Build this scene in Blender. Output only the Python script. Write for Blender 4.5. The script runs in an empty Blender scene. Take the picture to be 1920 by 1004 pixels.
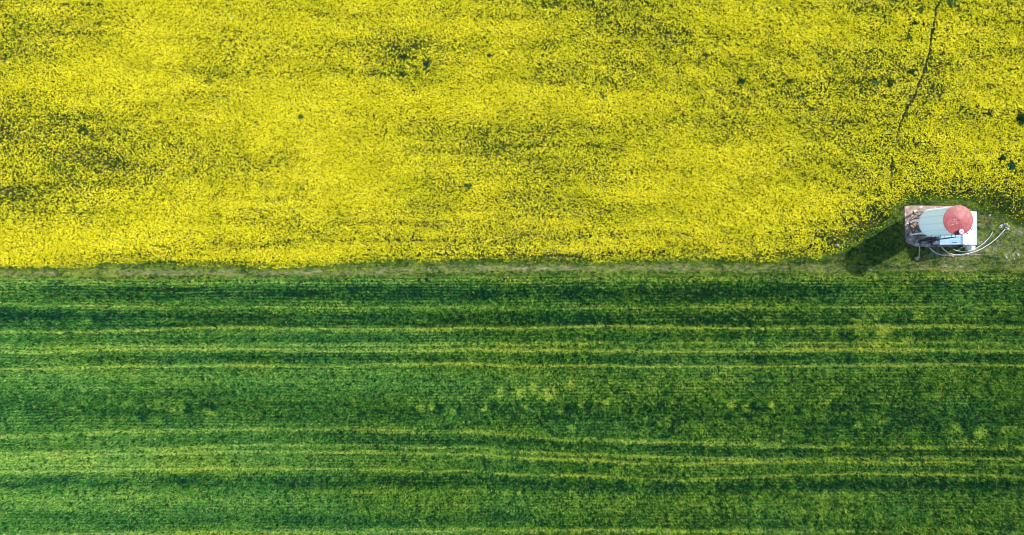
import bpy, bmesh, math, random
import numpy as np
from mathutils import Vector, Matrix

# ------------------------------------------------------------------ camera, sky, sun, exposure
SC = bpy.context.scene
COL = SC.collection
CAM_H = 80.0
PPM = 16.0                      # survey scale: units of the site plan per metre at ground level

cam_d = bpy.data.cameras.new('camera'); cam = bpy.data.objects.new('camera', cam_d); COL.objects.link(cam)
cam.location = (0, 0, CAM_H); cam.rotation_euler = (0, 0, 0)
cam_d.sensor_width = 36; cam_d.lens = 24; cam_d.clip_start = 0.5; cam_d.clip_end = 6000
SC.camera = cam

SUN_EL = math.radians(39.5)
az = Vector((118, 69.5)).normalized()
S = Vector((az.x * math.cos(SUN_EL), az.y * math.cos(SUN_EL), math.sin(SUN_EL)))
w = bpy.data.worlds.new('World'); SC.world = w; w.use_nodes = True
nt = w.node_tree
sky = nt.nodes.new('ShaderNodeTexSky'); sky.sky_type = 'NISHITA'; sky.sun_disc = False
sky.sun_elevation = SUN_EL; sky.sun_rotation = math.atan2(S.x, S.y); sky.air_density = 1.0; sky.dust_density = 0.6
bg = nt.nodes['Background']; nt.links.new(sky.outputs[0], bg.inputs[0]); bg.inputs[1].default_value = 0.15
sun_d = bpy.data.lights.new('sun', 'SUN'); sun_d.energy = 3.6; sun_d.angle = math.radians(0.5); sun_d.color = (1.0, 0.96, 0.88)
sun = bpy.data.objects.new('sun', sun_d); COL.objects.link(sun)
sun.rotation_euler = S.to_track_quat('Z', 'Y').to_euler(); sun.location = S * 60
SC.view_settings.view_transform = 'Standard'; SC.view_settings.look = 'None'
SC.view_settings.exposure = 1.3; SC.view_settings.gamma = 1.0
SC.render.engine = 'CYCLES'
SC.cycles.filter_width = 1.1; SC.cycles.max_bounces = 5; SC.cycles.diffuse_bounces = 1; SC.cycles.caustics_reflective = False; SC.cycles.caustics_refractive = False

# ------------------------------------------------------------------ helpers
def W(px, py, z=0.0):
    """site-plan position (with height) -> world point"""
    k = (1 - z / CAM_H) / PPM
    return Vector(((px - 960) * k, (502 - py) * k, z))

def tag(o, label=None, cat=None, group=None, kind=None):
    if label: o['label'] = label
    if cat: o['category'] = cat
    if group: o['group'] = group
    if kind: o['kind'] = kind
    return o

def empty(name, loc, label, cat, group=None, rz=0.0, sc=1.0):
    o = bpy.data.objects.new(name, None); COL.objects.link(o); o.empty_display_size = 0.3
    o.location = loc; o.rotation_euler = (0, 0, rz); o.scale = (sc, sc, sc)
    return tag(o, label, cat, group)

def build(name, bm, mat, parent=None, smooth=False):
    me = bpy.data.meshes.new(name)
    bmesh.ops.recalc_face_normals(bm, faces=bm.faces[:])
    bm.to_mesh(me); bm.free()
    if smooth:
        for p in me.polygons: p.use_smooth = True
    for m in (mat if isinstance(mat, list) else [mat]): me.materials.append(m)
    o = bpy.data.objects.new(name, me); COL.objects.link(o)
    if parent: o.parent = parent
    return o

def box(bm, c, s, rot=None, bevel=0.0):
    b = bmesh.new(); bmesh.ops.create_cube(b, size=1.0)
    bmesh.ops.scale(b, vec=s, verts=b.verts)
    if bevel: bmesh.ops.bevel(b, geom=b.edges[:], offset=bevel, segments=2, affect='EDGES')
    M = Matrix.Translation(c) @ (rot.to_4x4() if rot else Matrix())
    b.transform(M); merge(bm, b)

def merge(bm, b):
    me = bpy.data.meshes.new('tmp'); b.to_mesh(me); b.free(); bm.from_mesh(me); bpy.data.meshes.remove(me)

def cyl(bm, a, b_, r0, r1=None, n=14, caps=True):
    a = Vector(a); b_ = Vector(b_); r1 = r0 if r1 is None else r1
    d = b_ - a; b = bmesh.new()
    bmesh.ops.create_cone(b, cap_ends=caps, segments=n, radius1=r0, radius2=r1, depth=d.length)
    b.transform(Matrix.Translation((a + b_) / 2) @ d.to_track_quat('Z', 'Y').to_matrix().to_4x4())
    merge(bm, b)

def beam(bm, a, b_, wd, ht):
    a = Vector(a); b_ = Vector(b_); d = b_ - a
    box(bm, (a + b_) / 2, (wd, ht, d.length), d.to_track_quat('Z', 'Y').to_matrix())

def tube(bm, pts, r, n=10):
    """round tube through smooth points"""
    P = [Vector(p) for p in pts]; Q = []
    for i in range(len(P) - 1):
        p0 = P[max(i - 1, 0)]; p1 = P[i]; p2 = P[i + 1]; p3 = P[min(i + 2, len(P) - 1)]
        for k in range(6):
            t = k / 6
            Q.append(0.5 * ((2 * p1) + (p2 - p0) * t + (2 * p0 - 5 * p1 + 4 * p2 - p3) * t * t + (3 * p1 - p0 - 3 * p2 + p3) * t ** 3))
    Q.append(P[-1]); rings = []
    for i, q in enumerate(Q):
        d = (Q[min(i + 1, len(Q) - 1)] - Q[max(i - 1, 0)]).normalized()
        s = d.cross(Vector((0, 0, 1)))
        if s.length < 1e-3: s = Vector((1, 0, 0))
        s.normalize(); u = s.cross(d)
        rings.append([bm.verts.new(q + (s * math.cos(2 * math.pi * k / n) + u * math.sin(2 * math.pi * k / n)) * r) for k in range(n)])
    for i in range(len(rings) - 1):
        for k in range(n):
            bm.faces.new((rings[i][k], rings[i][(k + 1) % n], rings[i + 1][(k + 1) % n], rings[i + 1][k]))
    bm.faces.new(rings[0]); bm.faces.new(rings[-1])

def lathe(bm, prof, n=64, c=(0, 0), cap_lo=False, cap_hi=False, rib=None):
    rings = []
    for r, z in prof:
        ring = []
        for k in range(n):
            a = 2 * math.pi * k / n; rr = r + (rib(a, z) if rib else 0)
            ring.append(bm.verts.new((c[0] + rr * math.cos(a), c[1] + rr * math.sin(a), z)))
        rings.append(ring)
    for i in range(len(rings) - 1):
        for k in range(n):
            bm.faces.new((rings[i][k], rings[i][(k + 1) % n], rings[i + 1][(k + 1) % n], rings[i + 1][k]))
    if cap_lo: bm.faces.new(rings[0])
    if cap_hi: bm.faces.new(rings[-1])

# ------------------------------------------------------------------ materials
def new_mat(name):
    m = bpy.data.materials.new(name); m.use_nodes = True
    n = m.node_tree; b = n.nodes['Principled BSDF']
    return m, n, b

def noisy(name, stops, scale=3.0, rough=0.8, detail=6, bump=0.0, bscale=None, metal=0.0, spec=0.3, stretch=(1, 1, 1)):
    """stops: list of (position, rgb) driven by object-space noise"""
    m, n, b = new_mat(name)
    tc = n.nodes.new('ShaderNodeTexCoord'); mp = n.nodes.new('ShaderNodeMapping'); mp.inputs['Scale'].default_value = stretch
    n.links.new(tc.outputs['Object'], mp.inputs['Vector'])
    t = n.nodes.new('ShaderNodeTexNoise'); t.inputs['Scale'].default_value = scale; t.inputs['Detail'].default_value = detail
    t.inputs['Roughness'].default_value = 0.65
    n.links.new(mp.outputs[0], t.inputs['Vector'])
    r = n.nodes.new('ShaderNodeValToRGB')
    while len(r.color_ramp.elements) < len(stops): r.color_ramp.elements.new(0.5)
    for e, (p, c) in zip(r.color_ramp.elements, stops): e.position = p; e.color = (*c, 1)
    n.links.new(t.outputs[0], r.inputs[0]); n.links.new(r.outputs[0], b.inputs['Base Color'])
    b.inputs['Roughness'].default_value = rough; b.inputs['Metallic'].default_value = metal
    b.inputs['Specular IOR Level'].default_value = spec
    if bump:
        t2 = n.nodes.new('ShaderNodeTexNoise'); t2.inputs['Scale'].default_value = bscale or scale * 4; t2.inputs['Detail'].default_value = 5
        n.links.new(tc.outputs['Object'], t2.inputs['Vector'])
        bp = n.nodes.new('ShaderNodeBump'); bp.inputs['Strength'].default_value = 0.6; bp.inputs['Distance'].default_value = bump
        n.links.new(t2.outputs[0], bp.inputs['Height']); n.links.new(bp.outputs[0], b.inputs['Normal'])
    return m

def plant_mat(name, transl=0.25, gain=1.0):
    """leaf and petal material: own colour per leaf, part of the light passes through"""
    m, n, b = new_mat(name)
    at = n.nodes.new('ShaderNodeAttribute'); at.attribute_name = 'col'
    d = n.nodes.new('ShaderNodeBsdfDiffuse'); tr = n.nodes.new('ShaderNodeBsdfTranslucent'); mx = n.nodes.new('ShaderNodeMixShader')
    mx.inputs[0].default_value = transl
    n.links.new(at.outputs['Color'], d.inputs['Color']); n.links.new(at.outputs['Color'], tr.inputs['Color'])
    n.links.new(d.outputs[0], mx.inputs[1]); n.links.new(tr.outputs[0], mx.inputs[2])
    n.links.new(mx.outputs[0], n.nodes['Material Output'].inputs[0]); n.nodes.remove(b)
    return m

M_leaf = plant_mat('leaf')
M_concrete = noisy('stained_concrete', [(0.30, (0.07, 0.05, 0.038)), (0.42, (0.21, 0.145, 0.105)), (0.56, (0.29, 0.21, 0.16)), (0.63, (0.42, 0.36, 0.32)), (0.72, (0.56, 0.52, 0.48))], scale=1.7, rough=0.9, bump=0.01, bscale=22)
M_silo = noisy('silo_panel_paint', [(0.28, (0.70, 0.82, 0.86)), (0.42, (0.83, 0.91, 0.93)), (0.7, (0.90, 0.94, 0.95))], scale=1.0, rough=0.5, stretch=(1, 1, 0.15), spec=0.4)
M_seam = noisy('seam_sealant', [(0.35, (0.30, 0.34, 0.35)), (0.65, (0.66, 0.73, 0.74))], scale=1.2, rough=0.7)
M_red = noisy('faded_red_paint', [(0.30, (0.145, 0.020, 0.024)), (0.45, (0.215, 0.033, 0.036)), (0.58, (0.24, 0.046, 0.044)), (0.70, (0.30, 0.095, 0.060))], scale=2.2, rough=0.55, spec=0.35, bump=0.004, bscale=8)
M_redseam = noisy('bleached_red_seam', [(0.3, (0.24, 0.040, 0.042)), (0.7, (0.32, 0.085, 0.075))], scale=3, rough=0.7)
M_letter = noisy('worn_pink_lettering', [(0.40, (0.32, 0.07, 0.07)), (0.52, (0.42, 0.17, 0.13)), (0.7, (0.50, 0.26, 0.20))], scale=5, rough=0.7)
M_lid = noisy('grey_white_lid', [(0.35, (0.16, 0.155, 0.15)), (0.5, (0.38, 0.37, 0.365)), (0.65, (0.52, 0.51, 0.50))], scale=7, rough=0.6)
M_white = noisy('white_metal_paint', [(0.3, (0.68, 0.70, 0.71)), (0.7, (0.82, 0.83, 0.83))], scale=3, rough=0.5)
M_dark = noisy('dark_metal', [(0.3, (0.02, 0.022, 0.025)), (0.7, (0.07, 0.07, 0.075))], scale=5, rough=0.6, metal=0.3)
M_brown = noisy('rusty_brace_steel', [(0.3, (0.06, 0.035, 0.022)), (0.7, (0.15, 0.085, 0.05))], scale=7, rough=0.85)
M_cream = noisy('cream_foot_plate', [(0.3, (0.45, 0.34, 0.20)), (0.7, (0.70, 0.58, 0.40))], scale=6, rough=0.85)
M_hose = noisy('grey_white_hose', [(0.35, (0.26, 0.28, 0.28)), (0.5, (0.50, 0.52, 0.52)), (0.65, (0.66, 0.67, 0.66))], scale=6, rough=0.5)
M_pipe = noisy('dull_grey_pipe', [(0.35, (0.22, 0.23, 0.22)), (0.65, (0.42, 0.42, 0.38))], scale=5, rough=0.7)
M_wall = noisy('shed_block_wall', [(0.3, (0.20, 0.20, 0.20)), (0.7, (0.40, 0.40, 0.39))], scale=3, rough=0.9)
M_hole = noisy('painted_shaft_dark', [(0.3, (0.004, 0.004, 0.005)), (0.7, (0.015, 0.015, 0.016))], scale=5, rough=0.9)
M_stone = noisy('pale_stone', [(0.3, (0.14, 0.135, 0.125)), (0.5, (0.27, 0.26, 0.25)), (0.7, (0.42, 0.41, 0.40))], scale=5, rough=0.9, bump=0.01)
M_brick = noisy('pink_brick', [(0.3, (0.45, 0.20, 0.14)), (0.7, (0.66, 0.38, 0.29))], scale=8, rough=0.9)
M_wood = noisy('weathered_wood', [(0.3, (0.13, 0.10, 0.08)), (0.7, (0.33, 0.27, 0.24))], scale=4, rough=0.9, stretch=(1, 6, 6))
M_stem = noisy('plant_stem', [(0.3, (0.04, 0.06, 0.02)), (0.7, (0.09, 0.12, 0.04))], scale=9, rough=0.9)

# corrugated roof sheet of the shed: faint cross lines and dirt, white paint
def roof_mat():
    m = noisy('white_roof_sheet', [(0.30, (0.26, 0.41, 0.50)), (0.5, (0.36, 0.52, 0.61)), (0.7, (0.46, 0.60, 0.67))], scale=1.4, rough=0.45, stretch=(0.3, 2.5, 1))
    return m
M_roof = roof_mat()

# ground: brown soil with weeds, the far parts already green or yellow with crop
def ground_mat():
    m, n, b = new_mat('field_soil')
    L = n.links; N = n.nodes.new
    geo = N('ShaderNodeNewGeometry'); sep = N('ShaderNodeSeparateXYZ'); L.new(geo.outputs['Position'], sep.inputs[0])
    def noise(scale, detail=5, st=(1, 1, 1)):
        mp = N('ShaderNodeMapping'); mp.inputs['Scale'].default_value = st; L.new(geo.outputs['Position'], mp.inputs[0])
        t = N('ShaderNodeTexNoise'); t.inputs['Scale'].default_value = scale; t.inputs['Detail'].default_value = detail; t.inputs['Roughness'].default_value = 0.7
        L.new(mp.outputs[0], t.inputs[0]); return t.outputs[0]
    def ramp(f, stops):
        r = N('ShaderNodeValToRGB')
        while len(r.color_ramp.elements) < len(stops): r.color_ramp.elements.new(0.5)
        for e, (p, c) in zip(r.color_ramp.elements, stops): e.position = p; e.color = (*c, 1)
        L.new(f, r.inputs[0]); return r.outputs[0]
    def mix(f, a, c):
        x = N('ShaderNodeMix'); x.data_type = 'RGBA'; L.new(f, x.inputs[0]); L.new(a, x.inputs[6]); L.new(c, x.inputs[7]); return x.outputs[2]
    def step(src, lo, hi):
        r = N('ShaderNodeMapRange'); r.inputs[1].default_value = lo; r.inputs[2].default_value = hi; L.new(src, r.inputs[0]); return r.outputs[0]
    soil = ramp(noise(2.3, 8), [(0.35, (0.018, 0.034, 0.008)), (0.5, (0.055, 0.050, 0.020)), (0.65, (0.115, 0.078, 0.042))])
    wsoil = ramp(noise(1.6, 8, (0.4, 2.5, 1)), [(0.35, (0.004, 0.016, 0.006)), (0.55, (0.012, 0.026, 0.008)), (0.72, (0.05, 0.045, 0.018))])
    yel = ramp(noise(0.9, 10, (0.6, 1.4, 1)), [(0.3, (0.06, 0.08, 0.008)), (0.5, (0.23, 0.21, 0.008)), (0.7, (0.36, 0.32, 0.012))])
    grn = ramp(noise(0.7, 10, (0.15, 2.5, 1)), [(0.3, (0.02, 0.08, 0.02)), (0.5, (0.06, 0.16, 0.03)), (0.7, (0.16, 0.24, 0.04))])
    north = step(sep.outputs[1], -0.6, 0.2)
    near = mix(north, wsoil, soil); far = mix(north, grn, yel)
    ax = N('ShaderNodeMath'); ax.operation = 'ABSOLUTE'; L.new(sep.outputs[0], ax.inputs[0])
    ay = N('ShaderNodeMath'); ay.operation = 'ABSOLUTE'; L.new(sep.outputs[1], ay.inputs[0])
    mx = N('ShaderNodeMath'); mx.operation = 'MAXIMUM'; L.new(step(ax.outputs[0], 73, 75), mx.inputs[0]); L.new(step(ay.outputs[0], 42, 44), mx.inputs[1])
    L.new(mix(mx.outputs[0], near, far), b.inputs['Base Color'])
    b.inputs['Roughness'].default_value = 0.95; b.inputs['Specular IOR Level'].default_value = 0.1
    bp = N('ShaderNodeBump'); bp.inputs['Distance'].default_value = 0.06; L.new(noise(5, 6), bp.inputs['Height']); L.new(bp.outputs[0], b.inputs['Normal'])
    return m
M_ground = ground_mat()
M_path = noisy('dusty_path_soil', [(0.36, (0.020, 0.055, 0.010)), (0.46, (0.10, 0.125, 0.035)), (0.57, (0.24, 0.21, 0.105)), (0.70, (0.38, 0.32, 0.20))], scale=1.8, rough=0.95, detail=9, bump=0.02, stretch=(0.5, 1.5, 1))

# ------------------------------------------------------------------ noise and plan fields (numpy)
def vn(x, y, sx, sy, seed):
    g = np.random.default_rng(seed).random((256, 256)) * 2 - 1
    u = x / sx + 1000; v = y / sy + 1000
    i = np.floor(u).astype(int); j = np.floor(v).astype(int); fu = u - i; fv = v - j
    fu = fu * fu * (3 - 2 * fu); fv = fv * fv * (3 - 2 * fv)
    a = g[i % 256, j % 256]; b = g[(i + 1) % 256, j % 256]; c = g[i % 256, (j + 1) % 256]; d = g[(i + 1) % 256, (j + 1) % 256]
    return (a * (1 - fu) + b * fu) * (1 - fv) + (c * (1 - fu) + d * fu) * fv

def gridmap(rows, x0, dx, y0, dy, px, py):
    A = np.array(rows, float) / 9
    u = np.clip((px - x0) / dx, 0, A.shape[1] - 1.001); v = np.clip((py - y0) / dy, 0, A.shape[0] - 1.001)
    i = u.astype(int); j = v.astype(int); fu = u - i; fv = v - j
    return (A[j, i] * (1 - fu) + A[j, i + 1] * fu) * (1 - fv) + (A[j + 1, i] * (1 - fu) + A[j + 1, i + 1] * fu) * fv

# how thickly the rape flowers, surveyed every 7.5 m east-west and 2.6 m north-south
BLOOM = [
 [6, 6, 8, 7, 5, 7, 7, 6, 4, 3, 4, 7, 6, 4, 5, 5],
 [4, 5, 9, 7, 8, 8, 6, 8, 6, 5, 4, 7, 7, 6, 7, 6],
 [5, 8, 8, 5, 7, 5, 2, 7, 5, 5, 5, 6, 6, 5, 6, 6],
 [7, 9, 8, 5, 7, 6, 4, 7, 5, 4, 5, 5, 5, 4, 4, 7],
 [6, 7, 8, 7, 9, 9, 9, 9, 7, 7, 7, 5, 4, 5, 4, 7],
 [3, 4, 6, 7, 9, 7, 6, 6, 6, 6, 5, 4, 5, 4, 6, 5],
 [4, 3, 6, 6, 7, 7, 5, 3, 4, 5, 7, 7, 6, 4, 6, 7],
 [5, 2, 5, 5, 6, 9, 7, 5, 4, 5, 8, 7, 5, 5, 6, 6],
 [2, 4, 6, 7, 7, 9, 5, 6, 5, 7, 8, 7, 7, 6, 5, 4],
 [4, 6, 7, 8, 6, 6, 5, 7, 6, 6, 8, 8, 8, 6, 4, 4],
 [8, 8, 8, 7, 7, 7, 6, 6, 5, 6, 6, 6, 5, 4, 3, 4],
 [8, 8, 6, 6, 8, 6, 6, 5, 5, 6, 5, 5, 5, 3, 2, 3]]
# southern limit of the flowering crop
YBX = [-260, 0, 160, 185, 230, 330, 360, 420, 520, 620, 700, 900, 1100, 1300, 1450, 1530, 1575, 1615, 1655, 1680, 1720, 1760, 1830, 1850, 1885, 1920, 2200]
YBY = [506, 505, 503, 496, 494, 496, 497, 498, 502, 499, 493, 488, 493, 489, 492, 486, 470, 448, 428, 385, 374, 372, 380, 396, 410, 424, 440]
def yb(px, wob=0.0): return np.interp(px, YBX, YBY) + wob
# the trodden line through the crop
TRK = [(1757, 6), (1750, 20), (1748, 40), (1744, 60), (1740, 80), (1738, 100), (1733, 122), (1727, 142), (1718, 158), (1712, 180), (1700, 200), (1690, 220), (1682, 238), (1676, 260), (1671, 282), (1668, 300), (1667, 330), (1666, 365)]
def seg_dist(px, py, pts):
    d = np.full(px.shape, 1e9); tt = np.zeros(px.shape)
    for k in range(len(pts) - 1):
        ax, ay = pts[k]; bx, by = pts[k + 1]; L2 = (bx - ax) ** 2 + (by - ay) ** 2
        t = np.clip(((px - ax) * (bx - ax) + (py - ay) * (by - ay)) / L2, 0, 1)
        e = np.hypot(px - ax - t * (bx - ax), py - ay - t * (by - ay)); m = e < d
        d[m] = e[m]; tt[m] = (k + t[m]) / (len(pts) - 1)
    return d, tt

# weeds and bushes standing in the yellow crop: plan x, plan y, radius (plan units), look
BUSHES = [
 (800, 123, 8, 'blue', 'blue-green round bush at the right end of the dark weedy patch in the yellow field'),
 (1387, 156, 10, 'dark', 'darkest green bush, alone in the yellow field between the middle and the trodden line'),
 (1474, 156, 7, 'dark', 'small dark bush just right of the darkest bush in the yellow field'),
 (880, 350, 9, 'mid', 'pale-leaved green bush in a bright patch of the lower middle yellow field'),
 (918, 107, 6, 'grey', 'small grey-green weed right of the blue-green bush in the yellow field'),
 (15, 115, 6, 'grey', 'small greyish weed at the left edge of the yellow field'),
 (1891, 313, 10, 'teal', 'teal green bush near the right edge above the tank yard'),
 (1708, 46, 9, 'dark', 'dark bush left of the top of the trodden line'),
 (1704, 138, 8, 'dark', 'dark bush touching the left side of the trodden line near its bend'),
 (1664, 160, 8, 'dark', 'dark weed left of the bend in the trodden line'),
 (1637, 158, 8, 'mid', 'mid green weed, westernmost of the pair left of the bend in the trodden line'),
 (1911, 222, 11, 'dark', 'large dark bush at the right edge of the yellow field'),
 (1848, 214, 8, 'dark', 'dark weed left of the large bush at the right edge'),
 (1500, 184, 7, 'mid', 'low green weed below the small dark bush in the yellow field'),
 (1648, 128, 7, 'mid', 'green weed above the pair left of the trodden line'),
 (1722, 24, 7, 'mid', 'green weed by the upper end of the trodden line'),
 (1777, 8, 7, 'mid', 'green weed at the top edge right of the trodden line'),
 (1875, 298, 7, 'dark', 'dark weed up and left of the teal bush'),
 (1766, 102, 6, 'dark', 'little dark weed right of the trodden line'),
 (565, 222, 7, 'mid', 'thin green weed in the bright left part of the yellow field'),
 (1128, 183, 7, 'mid', 'thin green weed right of the middle of the yellow field'),
 (1700, 72, 7, 'mid', 'green weed under the dark bush left of the trodden line'),
 (757, 108, 7, 'dark', 'dark weed in the middle of the dark weedy patch'),
 (755, 142, 7, 'dark', 'dark weed at the bottom of the dark weedy patch'),
 (1588, 354, 6, 'mid', 'small green weed above and left of the tank yard')]

CROP_X0, CROP_X1, CROP_Y = -76.0, 76.0, 45.0
def plan(x, y): return x * PPM + 960, 502 - y * PPM

def bloom(px, py):
    wx = px + 26 * vn(px, py, 90, 50, 3); wy = py + 12 * vn(px, py, 90, 40, 4)
    D = gridmap(BLOOM, 60, 120, 21, 42, wx, wy)
    hor = np.clip((py - 330) / 150, 0, 1) * np.clip((1500 - px) / 300, 0, 1)
    D = D + (0.10 + 0.16 * hor) * vn(px, py, 170, 11, 5) + 0.09 * vn(px, py, 60, 18, 6) + (0.07 + 0.07 * hor) * vn(px, py, 80, 5.5, 7)
    q = (px + py * 0.9) * 0.7; r = (py - px * 0.75) * 0.8
    D = D + 0.16 * np.clip((px - 1000) / 300, 0, 1) * vn(q, r, 38, 9, 8)
    D = D + 0.10 * vn(px, py, 16, 12, 9)
    return D

def in_slab(px, py, m=0): return (px > 1694 - m) & (px < 1812 + m) & (py > 385 - m) & (py < 465 + m)

# ------------------------------------------------------------------ mass plant meshes
rng = np.random.default_rng(11)
def poly_mesh(name, V, C, mat):
    n, k, _ = V.shape
    me = bpy.data.meshes.new(name)
    me.vertices.add(n * k); me.vertices.foreach_set('co', V.astype(np.float32).ravel())
    me.loops.add(n * k); me.loops.foreach_set('vertex_index', np.arange(n * k, dtype=np.int32))
    me.polygons.add(n); me.polygons.foreach_set('loop_start', np.arange(0, n * k, k, dtype=np.int32))
    try: me.polygons.foreach_set('loop_total', np.full(n, k, dtype=np.int32))
    except Exception: pass
    a = me.attributes.new('col', 'FLOAT_COLOR', 'FACE')
    a.data.foreach_set('color', np.concatenate([C, np.ones((n, 1))], 1).astype(np.float32).ravel())
    me.update(calc_edges=True); me.materials.append(mat)
    o = bpy.data.objects.new(name, me); COL.objects.link(o)
    return o

def leaf_quads(P, size, tilt, asp=0.6, r=rng):
    """diamond leaves: centre P, half length size, tilt from horizontal (rad)"""
    n = len(P); a = r.random(n) * 2 * np.pi; roll = (r.random(n) - 0.5) * 1.2
    L = np.stack([np.cos(a) * np.cos(tilt), np.sin(a) * np.cos(tilt), np.sin(tilt)], 1)
    Wd = np.stack([-np.sin(a) * np.cos(roll), np.cos(a) * np.cos(roll), np.sin(roll)], 1)
    s = size[:, None]; wv = Wd * s * asp
    return np.stack([P - L * s, P + wv - L * s * 0.1, P + L * s, P - wv + L * s * 0.1], 1)

def blades(P, length, width, lean, r=rng):
    n = len(P); a = r.random(n) * 2 * np.pi; b = a + np.pi / 2 + (r.random(n) - 0.5)
    tip = P + np.stack([np.cos(a) * np.sin(lean), np.sin(a) * np.sin(lean), np.cos(lean)], 1) * length[:, None]
    wv = np.stack([np.cos(b), np.sin(b), 0 * b], 1) * width[:, None] * 0.5
    return np.stack([P - wv, P + wv, tip], 1)

def mixc(a, b, t): return np.array(a)[None] * (1 - t[:, None]) + np.array(b)[None] * t[:, None]

def rapeseed():
    r = np.random.default_rng(21)
    A = (CROP_X1 - CROP_X0) * (CROP_Y + 1)
    bx = np.array([b[0] for b in BUSHES]); by = np.array([b[1] for b in BUSHES]); br = np.array([b[2] for b in BUSHES])
    def common(n):
        x = CROP_X0 + r.random(n) * (CROP_X1 - CROP_X0); y = r.random(n) * (CROP_Y + 1) - 0.6
        px, py = plan(x, y); return x, y, px, py
    # flower heads
    n = int(A * 210); x, y, px, py = common(n)
    D = bloom(px, py)
    edge = yb(px, 3.2 * vn(px, py, 12, 200, 31) + 3.6 * vn(px, py, 50, 300, 32) + 2.6 * vn(px, py, 4, 4, 33))
    e = (edge - py)
    D = D - np.clip(1 - e / (26 + 16 * (px > 1560)), 0, 1) * np.where(px > 640, 0.42, 0.30)
    # thinning rape round the tank yard
    D = D - 0.5 * np.exp(-((px - 1640) / 60) ** 2 - ((py - 440) / 55) ** 2) - 0.35 * np.exp(-((px - 1870) / 60) ** 2 - ((py - 385) / 35) ** 2)
    clump = vn(px, py, 2.3, 2.0, 41) * 0.72 + vn(px, py, 6, 3.6, 42) * 0.28
    p = np.clip(1.08 * (D - 0.065) + clump * (0.62 - 0.30 * np.clip(D, 0, 1)), 0.06, 0.97) ** 1.15
    keep = (r.random(n) < p) & (e > 0)
    d, t = seg_dist(px, py, TRK)
    wtr = 2.1 + 0.9 * vn(px, py, 9, 9, 51)
    keep &= ~((d < wtr) & (vn(px, py, 22, 16, 52) > -0.72 + 0.5 * (t > 0.9)) & (t < 0.985))
    for i in range(len(BUSHES)):
        keep &= (np.hypot(px - bx[i], (py - by[i]) * (0.8 + 0.1 * (i % 5))) > br[i] * (0.45 + 0.55 * vn(px, py, 5, 4, 60 + i) + 0.75 * r.random(n)))
    x, y, px, py, D = x[keep], y[keep], px[keep], py[keep], D[keep]; n = len(x)
    z = (0.46 + 0.13 * vn(px, py, 6, 5, 43) + 0.16 * r.random(n) + 0.06 * vn(px, py, 60, 40, 44)) * np.clip(0.5 + (yb(px) - py) / 24, 0.5, 1)
    hue = np.clip(0.5 + 0.35 * vn(px, py, 45, 20, 45) + 0.35 * (r.random(n) - 0.5), 0, 1)
    P = np.stack([x, y, z], 1); V = []; C = []
    for q in range(2):
        o = (r.random((n, 3)) - 0.5) * np.array([0.13, 0.13, 0.07])
        V.append(leaf_quads(P + o, 0.034 + 0.028 * r.random(n), (r.random(n) - 0.5) * 1.3, 0.75, r))
        c = mixc((0.60, 0.540, 0.012), (0.87, 0.755, 0.030), np.clip(hue + 0.3 * (r.random(n) - 0.5), 0, 1))
        g = (r.random(n) < 0.12 + 0.34 * (1 - np.clip(D * 1.2, 0, 1)))[:, None]
        c = np.where(g, np.array([0.20, 0.27, 0.012])[None], c)
        C.append(c)
    fl = poly_mesh('rapeseed_flowers', np.concatenate(V), np.concatenate(C), M_leaf)
    # leaves and stems under the flowers
    n = int(A * 125); x, y, px, py = common(n)
    edge = yb(px, 3.2 * vn(px, py, 12, 200, 31) + 3.6 * vn(px, py, 50, 300, 32) + 2.6 * vn(px, py, 4, 4, 33)) + 5
    D = bloom(px, py); d, t = seg_dist(px, py, TRK)
    keep = (py < edge) & ~((d < wtr_at(px, py)) & (t < 0.97)) & ~in_slab(px, py, 2)
    bare = vn(px, py, 70, 12, 46) + 0.6 * vn(px, py, 20, 7, 47) + 0.9 * np.exp(-((px - 980) / 260) ** 2 - ((py - 440) / 40) ** 2)
    keep &= r.random(n) < np.clip(1.15 - np.clip(bare, 0, 1) * 0.9, 0.25, 1)
    x, y, px, py, D, edge = x[keep], y[keep], px[keep], py[keep], D[keep], edge[keep]; n = len(x)
    h = np.clip((edge - py) / 12, 0.25, 1)
    z = (0.03 + 0.40 * r.random(n) ** 0.8) * h
    P = np.stack([x, y, z], 1)
    V = leaf_quads(P, 0.06 + 0.07 * r.random(n), (r.random(n) - 0.3) * 1.3, 0.5, r)
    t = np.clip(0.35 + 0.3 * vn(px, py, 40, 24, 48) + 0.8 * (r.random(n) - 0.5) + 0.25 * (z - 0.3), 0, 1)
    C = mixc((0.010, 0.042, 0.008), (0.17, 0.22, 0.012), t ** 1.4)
    mg = np.clip((edge - py) / 14, 0, 1)[:, None]; C = C * mg + np.array([0.10, 0.20, 0.03])[None] * (0.5 + r.random((n, 1))) * (1 - mg)
    lv = poly_mesh('rapeseed_leaves', V, C, M_leaf)
    return fl, lv

def wtr_at(px, py): return 1.4 + 1.0 * vn(px, py, 9, 9, 51)

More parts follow.
